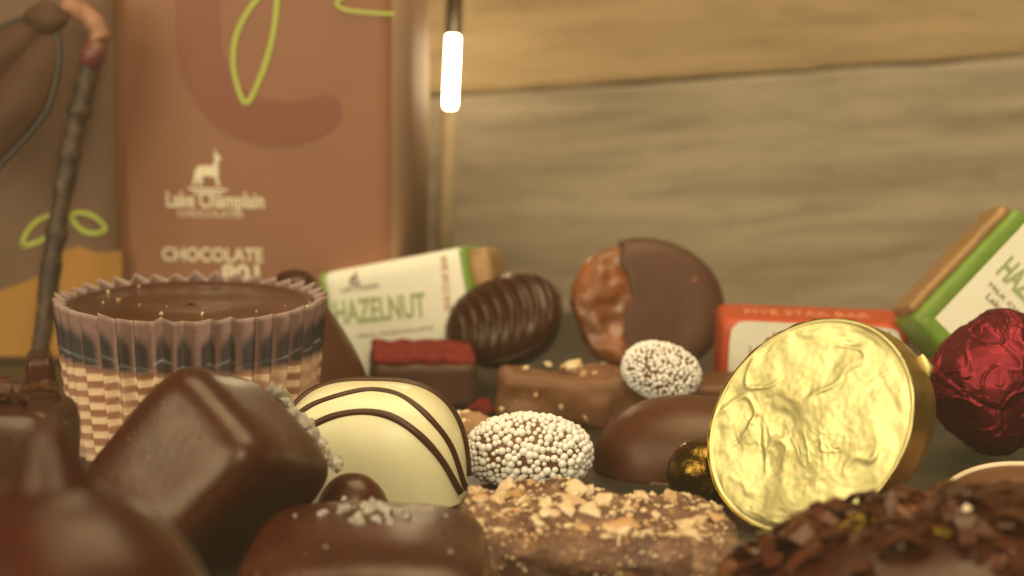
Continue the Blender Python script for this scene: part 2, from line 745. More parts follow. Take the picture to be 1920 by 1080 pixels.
def flat(parent, name, pts, mat, th=.012):
    """closed outline in a thing's local plane, given real thickness"""
    pts = [Vector(p) for p in pts]
    n = len(pts)
    a = sum(p.x * pts[(i + 1) % n].y - pts[(i + 1) % n].x * p.y for i, p in enumerate(pts))
    if a < 0:
        pts = pts[::-1]
    V = [p + Vector((0, 0, th)) for p in pts] + pts
    F = [tuple(range(n))]
    F += [(i, n + i, n + (i + 1) % n, (i + 1) % n) for i in range(n)]
    return obj(name, [v[:] for v in V], F, mat, parent, smooth=False)


def line_strip(pts, w, th=.012, z=0.0):
    pts = [Vector(p) for p in pts]
    n = len(pts)
    V, F = [], []
    for i, p in enumerate(pts):
        t = (pts[min(i + 1, n - 1)] - pts[max(i - 1, 0)]).normalized()
        s = Vector((-t.y, t.x, 0)) * w / 2
        V += [(p + s + Vector((0, 0, th)))[:], (p - s + Vector((0, 0, th)))[:], (p + s)[:], (p - s)[:]]
    for i in range(n - 1):
        a, b = 4 * i, 4 * i + 4
        F += [(a, a + 1, b + 1, b), (a + 2, a, b, b + 2), (a + 1, a + 3, b + 3, b + 1)]
    return np.array(V), F


def goat(parent, centre, s, mat):
    """small standing horned animal on two ground lines"""
    raw = [(-1.0, .15), (-.75, .55), (-.2, .62), (.35, .60), (.55, .95), (.52, 1.55), (.62, 1.95), (.70, 1.50),
           (.82, 1.42), (1.05, 1.20), (1.02, 1.05), (.85, 1.05), (.80, .60), (.85, .10), (.80, -.35), (.98, -.85),
           (.70, -.85), (.55, -.20), (.10, -.18), (-.35, -.15), (-.45, -.85), (-.70, -.85), (-.75, -.30), (-.95, -.85),
           (-1.18, -.85), (-1.05, -.2)]
    c = Vector(centre)
    o = flat(parent, 'emblem', [c + Vector((x * s, y * s, .006)) for x, y in raw], mat)
    for k, (w, yy) in enumerate(((1.5, -1.05), (1.1, -1.35))):
        flat(parent, 'emblem_line', [c + Vector((x * s, y * s, .006)) for x, y in
                                     ((-w, yy), (w, yy), (w, yy - .18), (-w, yy - .18))], mat)
    return o


# ------------------------------------------------------------------ tall brown box
def crease_box(hx, hy, hz, r=.06):
    return rbox(hx, hy, hz, r, 8)


bx_yaw = -12
bx_pos = Wz(482, 42.0, 0)
bx = thing('chocolate_box', 'tall brown carton with cream goat emblem and lime leaf outlines', 'box', bx_pos, stand(bx_yaw))
l0, l1 = onplane(bx, 207, 480, 0), onplane(bx, 731, 480, 0)
BW = l1.x - l0.x
BC = (l1.x + l0.x) / 2
BD = 2.7
V, F = crease_box(BW / 2, 5.6, BD / 2)
V = V + np.array([BC, 5.6, -BD / 2])
obj('carton', V, F, M['box_brown'], bx)


def bxp(px, py, z=.004):
    q = onplane(bx, px, py, 0)
    return Vector((q.x, q.y, z))


# wide red-brown round shape, open at the top right
outer = [(331, -60), (331, 60), (338, 120), (358, 175), (395, 225), (440, 256), (490, 271), (540, 273), (585, 263), (618, 247), (638, 226)]
inner = [(641, 205), (634, 186), (615, 176), (590, 183), (550, 190), (510, 188), (470, 175), (440, 148), (420, 110), (412, 60), (411, -60)]
op = smooth_path([bxp(*p) for p in outer], 30)
ip = smooth_path([bxp(*p) for p in inner], 30)
ip_r = ip[::-1]
Vr, Fr = [], []
for a, b in zip(op, ip_r):
    Vr += [(a + Vector((0, 0, .012)))[:], (b + Vector((0, 0, .012)))[:], a[:], b[:]]
for i in range(len(op) - 1):
    a, b = 4 * i, 4 * i + 4
    Fr += [(a, b, b + 1, a + 1), (a + 2, a + 3, b + 3, b + 2), (a, a + 2, b + 2, b), (a + 1, b + 1, b + 3, a + 3)]
obj('round_print', Vr, Fr, M['ring'], bx, smooth=False)
leafpts = [(508, -30), (470, 15), (446, 60), (438, 105), (443, 150), (462, 193), (487, 150), (507, 90), (518, 30), (522, -30)]
lp = smooth_path([bxp(*p, .02) for p in leafpts], 40)
V, F = line_strip(lp, .085)
obj('leaf_outline', V, F, M['leaf_line'], bx, smooth=False)
lp = smooth_path([bxp(*p, .02) for p in [(690, -30), (650, -8), (632, 6), (650, 18), (700, 24), (741, 26)]], 24)
V, F = line_strip(lp, .06)
obj('leaf_outline', V, F, M['leaf_line'], bx, smooth=False)
goat(bx, bxp(390, 326), .235, M['print_white'])
letter(bx, "Lake Champlain", bxp(313, 387), bxp(496, 390), .27, M['print_white'], .022)
letter(bx, "CHOCOLATES", bxp(334, 406), bxp(456, 408), .12, M['print_white'], .0)
letter(bx, "CHOCOLATE", bxp(305, 488), bxp(494, 491), .235, M['print_white'], .018)
letter(bx, "801", bxp(416, 527), bxp(487, 528), .30, M['print_white'], .03)
# narrow ochre edge and the side panel are printed card of other colours
e0 = onplane(bx, 207, 480, 0).x
flat(bx, 'ochre_edge', [Vector((e0 + .05, .1, .003)), Vector((e0 + .22, .1, .003)), Vector((e0 + .22, 11.0, .003)), Vector((e0 + .05, 11.0, .003))], M['gold_edge'])
V, F = rbox(.012, 5.5, BD / 2 - .08, .01, 2)
obj('side_panel', V + np.array([BC + BW / 2, 5.6, -BD / 2]), F, M['box_side'], bx)

# ------------------------------------------------------------------ taupe gift box at the left
gb = thing('gift_box', 'taupe gift box with ochre base print behind the twig', 'box', Wz(60, 42.2, 0), stand(0))
gr_ = onplane(gb, 218, 300, 0).x
V, F = rbox(2.6, 5.6, .5, .05, 8)
obj('carton', V + np.array([gr_ - 2.6, 5.6, -.5]), F, M['taupe'], gb)


def gbp(px, py, z=.004):
    q = onplane(gb, px, py, 0)
    return Vector((q.x, q.y, z))


oc = [gbp(-40, 558), gbp(0, 545), gbp(60, 524), gbp(100, 496), gbp(118, 470), gbp(150, 462), gbp(180, 474), gbp(228, 470)]
base = [Vector((oc[-1].x, .1, .004)), Vector((oc[0].x, .1, .004))]
flat(gb, 'ochre_print', oc + base, M['ochre'])
for pts in ([(42, 462), (48, 440), (70, 414), (102, 403), (100, 428), (78, 450), (42, 462)],
            [(132, 404), (150, 398), (178, 406), (198, 428), (176, 437), (150, 428), (132, 404)]):
    V, F = line_strip(smooth_path([gbp(*p, .02) for p in pts], 30), .075)
    obj('leaf_outline', V, F, M['leaf_line'], gb, smooth=False)

# ------------------------------------------------------------------ twig and ribbon
tw_base = Wz(66, 40.0, 0)
tw = thing('twig', 'bare brown twig with bent pale tip standing at left', 'twig', tw_base, Matrix.Identity(3))
tpts = [(60, 760), (72, 680), (84, 600), (96, 500), (108, 420), (120, 350), (132, 285), (146, 220), (160, 160), (176, 95)]
path = [P(px, py, 40.0) - tw_base for px, py in tpts]
path[0].z = 0
path = smooth_path(path, 60)
rad = []
for i, p in enumerate(path):
    t = i / 59
    r = .165 + .012 * math.sin(i * .37 + 1)
    for kn in (.42, .66, .80):
        r += .055 * math.exp(-((t - kn) / .016) ** 2)
    rad.append(r)
V, F = tube([p[:] for p in path], rad, 14)
V = bumpy(V, F, .03, 3.5, 2)
obj('stem', V, F, M['twig'], tw)
M['twig_tip'] = plain('pale_twig_tip', (.30, .14, .075), .6, var=.3, scale=4, bump=.7, bscale=8)
tip = [P(px, py, 40.0) - tw_base for px, py in [(178, 92), (186, 72), (176, 42), (152, 20), (120, 12)]]
tip = smooth_path(tip, 26)
V, F = tube([p[:] for p in tip], [.19 - .03 * abs(math.sin(i * .5)) for i in range(26)], 12)
obj('bent_tip', bumpy(V, F, .05, 3, 7), F, M['twig_tip'], tw)
M['bud'] = plain('red_bud', (.13, .032, .026), .45, var=.2)
V, F = tube([(P(px, py, 39.95) - tw_base)[:] for px, py in [(164, 125), (174, 104), (181, 84)]], [.17, .215, .20], 14)
obj('bud_scar', V, F, M['bud'], tw)

rb = thing('ribbon', 'brown ribbon bow with dark edges tied round the twig tip', 'ribbon', P(88, 34, 39.8), CAMR)
k = 39.8 / FPX


def rpt(px, py, dz=0):
    return Vector(((px - 88) * k, -(py - 34) * k, dz))


def ribbon_band(mid, halfw, bulge, name):
    c = smooth_path([rpt(*p) for p in mid], 40)
    V, F, E0, E1 = [], [], [], []
    for i, p in enumerate(c):
        t = (c[min(i + 1, 39)] - c[max(i - 1, 0)]).normalized()
        s = Vector((-t.y, t.x, 0))
        w = halfw(i / 39) * k
        row = []
        for j in range(9):
            f = -1 + j / 4
            q = p + s * w * f + Vector((0, 0, bulge * math.cos(f * 1.4) * math.sin(i / 39 * math.pi * .9)))
            q.z += .04 * noise.noise(q * 1.8)
            V.append(q[:])
            row.append(q)
        E0.append(row[0]); E1.append(row[-1])
    for i in range(39):
        for j in range(8):
            a = i * 9 + j
            F.append((a, a + 1, a + 10, a + 9))
    o = obj(name, V, F, M['ribbon'], rb)
    m = o.modifiers.new('thick', 'SOLIDIFY')
    m.thickness = .012 * CM
    for E in (E0, E1):
        v, f = tube([e[:] for e in E], .055, 8)
        obj('ribbon_edge', v, f, M['ribbon_edge'], o)
    return o


ribbon_band([(92, 44), (76, 110), (34, 190), (-30, 262), (-90, 320)], lambda t: 14 + 42 * min(1, t * 2.2), .35, 'loop')
ribbon_band([(82, 36), (40, 70), (0, 104), (-60, 150)], lambda t: 16 + 26 * min(1, t * 2), .25, 'tail')
V, F = super_ell(.36, .26, .26, 2, 14)
V = bumpy(V, F, .08, 3, 1)
obj('knot', V, F, M['ribbon'], rb)

# ------------------------------------------------------------------ slim glowing lamp
LD = 45.5
lmp = thing('tube_lamp', 'slim upright rod lamp with glowing white tube right of brown carton', 'lamp', Wz(838, LD, 0), stand(0))


def lpp(px, py):
    return onplane(lmp, px, py, 0)


t0, t1 = lpp(844, 202), lpp(850, 66)
V, F = lathe([(0.002, 0), (.09, 0.0), (.115, .05), (.115, (t1 - t0).length - .05), (.09, (t1 - t0).length), (.002, (t1 - t0).length)], 24)
q = Vector((0, 1, 0)).rotation_difference((t1 - t0).normalized()).to_matrix()
V = np.array([(q @ Vector(v) + t0)[:] for v in V])
obj('glow_tube', V, F, M['tube'], lmp)
ax = (t1 - t0).normalized()
V, F = tube([(t1 + ax * .01)[:], (t1 + ax * 4)[:]], .155, 20)
obj('upper_rod', V, F, M['metal'], lmp)
lo = t0 - ax * ((t0.y) / ax.y)
V, F = tube([lo[:], (t0 - ax * .01)[:]], .165, 20)
obj('lower_rod', V, F, M['rod_pale'], lmp)

# ------------------------------------------------------------------ chocolate cup in a fluted paper liner
cup_d = 36.0
rimc = P(360, 556, cup_d)
cupR = stand(yaw=0, roll=0.4, pitch=0)
cup_pos = Vector((rimc.x, rimc.y, 0))
cup_h = rimc.z
cup = thing('chocolate_cup', 'large chocolate cup in a fluted paper liner with brown and cream stripes', 'chocolate', cup_pos, cupR)
R1, R0 = 1.94, 1.72
NP, SUB, ROWS = 38, 12, 96
cols = NP * SUB
V, Cc = [], []
rp = random.Random(3)
ph = [rp.uniform(-.12, .12) for _ in range(NP + 1)]
wob = [rp.uniform(-.06, .06) for _ in range(NP + 1)]
fade = [rp.uniform(0.55, 1.0) if rp.random() > .2 else .2 for _ in range(NP + 1)]
tl = [rp.uniform(-.05, .05) for _ in range(NP + 1)]
cream, brown = np.array([.80, .58, .39]), np.array([.25, .088, .042])
paper, darkc, fold_highlight = np.array([.235, .135, .118]), np.array([.032, .026, .030]), np.array([.36, .36, .38])
for j in range(ROWS):
    h = j / (ROWS - 1)
    for i in range(cols):
        u = i / SUB
        kf = int(u)
        f = u - kf
        tri = 1 - abs(2 * f - 1) * 2            # -1 valley .. 1 ridge
        tri = math.sin(tri * math.pi / 2) * .12 + tri * .88
        a = 2 * math.pi * (u + wob[kf] * 2 * (1 - abs(2 * f - 1))) / NP
        amp = .075 + .022 * h
        r = R0 + (R1 - R0) * h ** .9 + amp * tri
        if h > .72:
            r += .0 * ((h - .72) / .28) ** 2
        topv = 1 + .017 * tri + tl[kf] * .3 * (1 - abs(2 * f - 1))
        y = h * cup_h * (topv if h > .6 else 1) if h > .6 else h * cup_h
        if h > .6:
            y = (h + (h - .6) / .4 * (topv - 1)) * cup_h
        V.append((r * math.sin(a), y, r * math.cos(a)))
        n1 = .5 + .5 * noise.noise(Vector((u * 1.3, h * 9, 2)))
        n2 = noise.noise(Vector((u * 5, h * 40, 7)))
        # printed rows
        rows = h * 10.5 + ph[kf] + .1 * noise.noise(Vector((u * .6, 0, 3)))
        sq = math.sin(rows * 2 * math.pi)
        m = min(1, max(0, sq * 2.2 + .5))
        m = m * fade[kf] + (1 - fade[kf]) * .5
        c = brown + (cream - brown) * m
        edge = min(1, max(0, (h - .62) / .05))
        pat = min(1, max(0, (tri + .62 + .35 * (n1 - .5)) * 2.2)) if True else 0
        pat *= min(1, max(0, (.93 - h - .10 * (1 - tri) * .5) / .07)) * min(1, max(0, (h - .63) / .04))
        up = paper * (.9 + .25 * n1) + (darkc - paper) * (pat * .93 + .07)
        lm = math.exp(-((h - .705 - .016 * tri - tl[kf] * .5) / .007) ** 2) * max(0, 1.6 * n1 - .35)  # pale highlight along the fold, painted into the pleat colour
        up = up + (fold_highlight - up) * lm * .8
        c = c + (up - c) * edge
        if h > .978:  # rim highlight painted into the paper colour
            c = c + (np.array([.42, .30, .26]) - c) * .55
        c = c * (1 + .16 * n2)
        if h < .14:
            c = c + (np.array([.55, .43, .33]) - c) * (1 - h / .14) * .6
        Cc.append(np.clip(c, .01, 1))
F = []
for j in range(ROWS - 1):
    for i in range(cols):
        i2 = (i + 1) % cols
        F.append((j * cols + i, j * cols + i2, (j + 1) * cols + i2, (j + 1) * cols + i))
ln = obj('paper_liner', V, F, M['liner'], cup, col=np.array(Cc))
sm = ln.modifiers.new('thick', 'SOLIDIFY')
sm.thickness = .012 * CM
sm.offset = -1
# chocolate inside: slightly dished top with a swirl
ft = cup_h - .085
prof = [(.001, .03), (R0 - .12, .03), (R1 - .17, ft - .12), (R1 - .13, ft), (R1 - .22, ft + .012)]
for q in range(24):
    r = (R1 - .30) * (1 - q / 24)
    prof.append((r + .001, ft - .01 - .012 * math.sin(r * 5.5) - .015 * (1 - r / R1)))
V, F = lathe(prof, 90)
top = V[:, 1] > ft - .08
V[top, 1] += np.array([.020 * noise.noise(Vector((p[0] * 1.1, 3, p[2] * 1.1))) for p in V[top]])
obj('chocolate_filling', V, F, M['filling'], cup)
cr = [mesh('crumb', *chunk(.035, 50 + i), M['nut'], False) for i in range(3)]
for (px, py, s) in ((203, 547, .9), (222, 563, 1.3), (302, 588, 1.2), (379, 590, 1.2), (193, 567, .6), (260, 537, .6), (300, 531, .5),
                    (262, 571, .6), (305, 601, .7), (312, 574, .5), (481, 584, .5), (520, 592, .7), (534, 573, .5)):
    o_ = cup.matrix_world.inverted() @ (CP * CM)
    d_ = cup.matrix_world.to_3x3().inverted() @ ((P(px, py, 10) - CP) * CM)
    tt = ((ft + .0) * CM - o_.y) / d_.y
    q = (o_ + d_ * tt) / CM
    put('nut_crumb', cr[int(px) % 3], cup, (q.x, ft + .0, q.z), Euler((px, py, s)).to_matrix(), s)

# ------------------------------------------------------------------ salt crystals
SALT = [mesh('salt_crystal', *chunk(.10, 200 + i, .9, .3), M['salt'], False) for i in range(6)]


def salt(parent, loc, s, seed):
    r = random.Random(seed)
    put('salt_crystal', SALT[seed % 6], parent, loc, Euler((r.uniform(0, 6), r.uniform(0, 6), r.uniform(0, 6))).to_matrix(), s)


def basis(a, c):
    a = Vector(a).normalized()
    c = Vector(c)
    c = (c - a * c.dot(a)).normalized()
    return a, c


# tilted square caramel standing on its corner: local z = lit face normal, y = up-left edge, x = up-right (salted)
nrm = Vector((-.36, .17, .92)).normalized()
e_a = Vector((-.92, .98, -.50))
e_a = (e_a - nrm * e_a.dot(nrm)).normalized()
e_x = e_a.cross(nrm).normalized()
Rl = Matrix((e_x, e_a, nrm)).transposed()
La, Lb, Lc = 1.68, 2.05, 2.3
Vn = P(490, 851, 28.7)
ctr = Vn + CAMR @ (e_a * La / 2 - e_x * Lb / 2 - nrm * Lc / 2)
sq = thing('salted_caramel', 'dark chocolate square standing on its corner, sea salt along its far edge', 'chocolate', ctr, CAMR @ Rl, 'salted caramels')
V, F = super_ell(Lb / 2 + .10, La / 2 + .10, Lc / 2 + .07, 5.0, 36)
V = bumpy(V, F, .05, .9, 4)
obj('chocolate_shell', V, F, M['dark_soft'], sq)
for i in range(44):
    r = random.Random(i)
    yy = La / 2 - .22 - r.random() ** 1.2 * (La - .25)
    a_ = r.uniform(-.1, 1.0)
    salt(sq, (Lb / 2 - .19 + .27 * math.cos(a_) + r.uniform(-.02, .03), yy, -Lc / 2 + .19 - .27 * math.sin(a_)), r.uniform(.6, 1.5), i)

def dust(parent, fn, n, size, seed):
    r = random.Random(seed)
    parts = []
    for i in range(n):
        v, f = chunk(r.uniform(.4, 1) * size, seed * 50 + i, .8)
        parts.append((v + np.array(fn(r)), f))
    o = obj('crumbs', *join(*parts), M['dust'], parent, smooth=False)
    o['kind'] = 'stuff'


M['dust'] = plain('crumb_dust', (.34, .17, .07), .6, var=.3)
dust(sq, lambda r: (r.uniform(-.75, .7), r.uniform(-.6, .6), Lc / 2 + .07), 16, .022, 3)
dust(sq, lambda r: (Lb / 2 + .09, r.uniform(-.6, .6), r.uniform(-.7, .8)), 12, .02, 4)

# flat salted caramel lying in front
s2 = thing('salted_caramel', 'dark chocolate square lying flat at the front, pinch of sea salt on top', 'chocolate', Wz(682, 28.6, .40), stand(yaw=4, roll=-1, pitch=3), 'salted caramels')
V, F = super_ell(1.50, .54, 1.45, 4.2, 36)
V = bumpy(V, F, .07, .8, 9)
neg = V[:, 0] < 0
V[neg, 0] *= .74 + .32 * (V[neg, 2] + 1.35) / 2.7
V[:, 1] += .10 * np.exp(-((V[:, 0]) ** 2 + (V[:, 2]) ** 2) / 1.2) * (V[:, 1] > 0)
obj('chocolate_shell', V, F, M['dark_soft'], s2)
for i in range(38):
    r = random.Random(100 + i)
    x, zz = r.gauss(-.08, .30), r.gauss(-.42, .34)
    if i > 25:
        x, zz = r.uniform(-1.0, 1.0), r.uniform(-.9, 1.0)
    salt(s2, (x, .52 + .10 * math.exp(-(x * x + zz * zz) / 1.2), zz), r.uniform(.4, 1.15) * (1 if i < 26 else .5), 100 + i)

dust(s2, lambda r: (r.uniform(-.9, .9), .545, r.uniform(-.9, .9)), 26, .024, 6)

# ------------------------------------------------------------------ foreground truffle with a peak
ft_pos = Wz(120, 22.6, 0)
tr = thing('peaked_truffle', 'big blurred dark truffle with pulled peak in the bottom left corner', 'chocolate', ft_pos, stand(yaw=0))
body_top = P(120, 884, 22.6).z
ptop = P(104, 738, 22.6).z
prof = [(.001, 0), (.9, 0), (1.25, .25), (1.48, .8), (1.54, 1.3)]
for q in range(1, 15):
    a = q / 15 * math.pi / 2
    prof.append((1.54 * math.cos(a) ** .9, 1.3 + (body_top - 1.3) * math.sin(a)))
pr = []
for (r, y) in prof:
    pr.append((r, y))
pr = [p for p in pr if not (p[1] > 2 and p[0] < .40)]
for q in range(10):
    t = q / 9
    pr.append((.37 * (1 - t) ** .5 * (1 - .15 * math.sin(t * 3)) + .002, body_top - .02 + (ptop - body_top) * t))
V, F = lathe(pr, 60)
bend = np.clip((V[:, 1] - body_top + .25) / (ptop - body_top), 0, 1)
V[:, 0] += -.02 - .05 * bend ** 2
V = bumpy(V, F, .09, .9, 13)
obj('chocolate_shell', V, F, M['mahogany_dark'], tr)

# ------------------------------------------------------------------ white dome with dark stripes
wd_pos = Wz(697, 33.6, 0)
wt = thing('white_chocolate_dome', 'smooth white chocolate dome with dark drizzled stripes', 'chocolate', wd_pos, stand(0))
kk = 33.0 / FPX
wa, wh, wc, wp = 1.34, P(700, 714, 33.4).z, 0.95, 2.9


def dome(a, h, c, p, n=30):
    V, F = super_ell(a, h, c, p, n)
    V[:, 1] = np.maximum(V[:, 1], 0)
    return V, F


V, F = dome(wa - .02, wh, wc, wp, 40)
obj('white_shell', V, F, M['white_choc'], wt)
V, F = dome(wa + .035, .16, wc + .03, 2.6, 24)
obj('chocolate_foot', V, F, M['stripe'], wt)


def on_dome(x, y):
    s = 1 - abs(x / wa) ** wp - abs(y / wh) ** wp
    if s <= 0:
        f = (abs(x / wa) ** wp + abs(y / wh) ** wp) ** (-1 / wp)
        return (x * f, y * f, 0)
    return (x, y, wc * s ** (1 / wp))


def stripe(pix, r, name='stripe', zoff=0.0):
    loc = []
    for (px, py) in pix:
        w_ = wt.matrix_world.inverted() @ (P(px, py, 32.7) * CM) / CM
        loc.append(Vector((w_.x, w_.y, 0)))
    loc = smooth_path(loc, 48)
    pts = [on_dome(p.x, max(p.y, .02)) for p in loc]
    v, f = tube(pts, [r * (1 + .16 * noise.noise(Vector((i * .17, r * 90, 0)))) for i in range(len(pts))], 10, .7)
    obj(name, v, f, M['stripe'], wt)


stripe([(545, 828), (582, 800), (632, 778), (690, 772), (742, 784), (790, 818), (830, 868), (862, 935)], .052)
stripe([(545, 792), (590, 762), (650, 744), (705, 740), (757, 751), (806, 788), (846, 845), (872, 935)], .044)
# outer stripe runs over the far shoulder of the dome
pts = []
for q in range(40):
    t = -1.15 + q / 39 * 2.55
    x, y = wa * math.sin(t), wh * math.cos(t)
    f = (abs(x / wa) ** wp + abs(y / wh) ** wp + .09 ** wp) ** (-1 / wp)
    pts.append((x * f, max(y * f, .02), -.12 * wc))
v, f = tube(pts, .05, 10)
obj('stripe', v, f, M['stripe'], wt)

# small dark button beside the salted squares
sd = thing('chocolate_button', 'small round dark chocolate between the salted squares and the white dome', 'chocolate', Wz(662, 31.3, 0), stand(0))
V, F = dome(.52, P(675, 884, 31.2).z, .46, 2.3, 20)
obj('chocolate_shell', bumpy(V, F, .02, 2, 3), F, M['dark_soft'], sd)

# ------------------------------------------------------------------ beaded truffles
BEAD = []
bm_ = bmesh.new()
bmesh.ops.create_icosphere(bm_, subdivisions=2, radius=1)
bv = np.array([v.co[:] for v in bm_.verts])
bf = [[v.index for v in f.verts] for f in bm_.faces]
bm_.free()
BEAD = mesh('sprinkle', bv * .062, bf, M['bead'])


def beaded(name, label, pos, R, axes, n, rb, mat, group):
    t = thing(name, label, 'chocolate', pos, R, group)
    V, F = super_ell(*axes, 2.2, 20)
    V = bumpy(V, F, .07, 1.4, 6)
    obj('chocolate_core', V * .97, F, mat, t)
    pts, tries = [], 0
    r = random.Random(n)
    Vc = V
    N = normals(V, F)
    grid = []
    cand = []
    while len(cand) < n * 9:
        d = Vector((r.gauss(0, 1), r.gauss(0, 1), r.gauss(0, 1))).normalized()
        kx = sum(abs(d[i]) ** 2.2 for i in range(3)) ** (-1 / 2.2)
        p = np.array([d[i] * kx * axes[i] for i in range(3)])
        p = p * (1 + .07 / min(axes) * .6 * nz(p, 1.4, 6))
        cand.append(p)
    cand = np.array(cand)
    keep = []
    for p in cand:
        sz = r.uniform(.60, 1.22)
        if keep:
            K = np.array([q[0] for q in keep])
            if (np.linalg.norm(K - p, axis=1) < rb * 1.36 * (0.5 + .5 * sz)).any():
                continue
        keep.append((p, sz))
        if len(keep) >= n:
            break
    view = t.matrix_world.inverted().to_3x3() @ (CP - Vector(pos)).normalized()
    keep.sort(key=lambda q: -float(np.dot(q[0] / np.array(axes), view)))
    for p, sz in keep[:100]:
        put('sprinkle', BEAD, t, p, Matrix.Identity(3), sz * rb / .062)
    rest = [((bv * rb * sz + p), bf) for p, sz in keep[100:]]
    o = obj('sprinkle_coating', *join(*rest), M['bead'], t)
    o['kind'] = 'stuff'
    return t


beaded('nonpareil_truffle', 'sharp oval truffle covered in white sugar beads, right of the white dome',
       P(992, 849, 34.2), facing(0, 0, -3), (.90, .52, .62), 760, .056, M['milk'], 'sugar beaded truffles')
bead2 = P(1238, 698, 37.2)
beaded('nonpareil_truffle', 'blurred smaller truffle with fine white sugar coating below the half dipped disc',
       bead2, facing(0, 0, -20), (.60, .43, .5), 800, .036, M['milk'], 'sugar beaded truffles')

# ------------------------------------------------------------------ nut pieces
NUT = [mesh('nut_piece', *chunk(.12, 300 + i, .6, .35), M['nut'], False) for i in range(9)]


def nut(parent, loc, s, seed, n=(0, 1, 0), name='nut_piece'):
    r = random.Random(seed)
    put(name, NUT[seed % 9], parent, loc, orient(n, r.uniform(0, 6)) @ Euler((r.uniform(-.4, .4), 0, r.uniform(-.4, .4))).to_matrix(), s)


def crumbs(parent, fn, n, size, seed, name='nut_crumbs'):
    r = random.Random(seed)
    parts = []
    for i in range(n):
        v, f = chunk(r.uniform(.5, 1) * size, seed * 100 + i, .8)
        parts.append((v + np.array(fn(r)), f))
    o = obj(name, *join(*parts), M['nut'], parent, smooth=False)
    o['kind'] = 'stuff'
    return o


nb = thing('nut_bark', 'square of milk chocolate bark topped with chopped nuts at front centre', 'chocolate', Wz(1113, 30.0, .34), stand(yaw=-3, roll=-1.5, pitch=5))
hx, hy, hz_ = 1.66, .44, 1.12
V, F = rbox(hx, hy, hz_, .24, 56)
V = bumpy(V, F, .16, 1.1, 21)
V = bumpy(V, F, .09, 3.2, 5)
V = bumpy(V, F, .04, 8, 8)
obj('chocolate_slab', V, F, M['bark'], nb)


def bark_top(x, z):
    d = (V[:, 0] - x) ** 2 + (V[:, 2] - z) ** 2 + (V[:, 1] < .1) * 9
    return V[int(np.argmin(d)), 1]


for i in range(99):
    r = random.Random(600 + i)
    x, zz = r.uniform(-hx + .1, hx - .12), r.uniform(-hz_ + .1, hz_ - .25)
    s = r.uniform(.45, 1.0) if i < 64 else r.uniform(1.1, 1.75)
    nut(nb, (x, bark_top(x, zz) + .005, zz), s, 600 + i)
crumbs(nb, lambda r: (lambda x, z: (x, bark_top(x, z) + .01, z))(r.uniform(-hx + .05, hx - .05), r.uniform(-hz_ + .05, hz_ - .1)), 420, .042, 4)
crumbs(nb, lambda r: (r.uniform(-hx + .1, hx - .1), r.uniform(-.3, .42), hz_ + .03), 120, .04, 5)

# nut coated ball mostly hidden behind the beaded truffle
nc = thing('nut_cluster', 'pinkish nut cluster peeping out between white dome and beaded truffle', 'chocolate', Wz(882, 36.2, .26), stand(0))
V, F = super_ell(.34, .30, .3, 2, 22)
V = bumpy(V, F, .16, 2.2, 31)
M['cluster'] = choc('nut_coating', (.36, .19, .10), .55, .4, .8, 7, speck=(.6, .42, .22))
obj('chocolate_core', V, F, M['cluster'], nc)
for i in range(22):
    r = random.Random(900 + i)
    d = Vector((r.gauss(0, 1), abs(r.gauss(0, 1)), r.gauss(0, 1))).normalized()
    nut(nc, (d.x * .34, d.y * .30, d.z * .3), r.uniform(.6, 1.2), 900 + i, d)

# ------------------------------------------------------------------ milk bark stick and slab behind
ms = thing('milk_bark_stick', 'long milk chocolate stick with nut bits lying below the ridged shell', 'chocolate', Wz(1078, 38.2, .40), stand(yaw=-3, roll=-2))
V, F = rbox(1.28, .40, .55, .22, 36)
V = bumpy(V, F, .14, 1.2, 41)
V = bumpy(V, F, .05, 3.5, 4)
obj('chocolate_slab', V, F, M['milk'], ms)
for i, (x, s) in enumerate(((-.02, 2.0), (.12, 1.2), (-.2, 1.0), (.45, .9), (.62, .8), (.3, .9), (-.45, .7), (.85, .8), (.72, .7), (-.8, .6), (.98, .7), (.5, .6))):
    nut(ms, (x, .42 + (.05 if i == 0 else 0), -.1 + .35 * math.sin(i * 1.7)), s, 950 + i)
for i, (x, y) in enumerate(((-1.12, -.15), (-.2, -.05), (.7, -.28), (-.6, .1), (.2, -.2), (1.0, .0))):
    nut(ms, (x, y, .56), .5, 970 + i, (0, 0, 1))

mb = thing('milk_chocolate_slab', 'plain milk chocolate slab between the half dipped disc and the gold foil egg', 'chocolate', Wz(1310, 37.6, .50), stand(yaw=6))
V, F = rbox(.75, P(1310, 714, 37.4).z / 2, .45, .12, 20)
V[:, 1] += P(1310, 714, 37.4).z / 2 - .5
obj('chocolate_slab', bumpy(V, F, .05, 1.3, 3), F, M['milk_smooth'], mb)

# dark dome behind the gold foil egg
dd = thing('dark_dome', 'wide smooth dark chocolate dome half hidden behind the gold foil egg', 'chocolate', Wz(1288, 35.3, 0), stand(0))
V, F = dome(1.36, P(1290, 745, 35.1).z, 1.0, 2.25, 30)
obj('chocolate_shell', bumpy(V, F, .025, 1.1, 5), F, M['brown_choc'], dd)

# ------------------------------------------------------------------ foil pieces
ab = thing('foil_ball', 'small dark amber foil ball tucked under the left edge of gold egg', 'chocolate', P(1318, 886, 33.2), facing())
V, F = super_ell(.50, .48, .46, 2, 34)
V = crumple(V, F, .018, 2.6, 4)
obj('foil_wrap', V, F, M['amber'], ab)

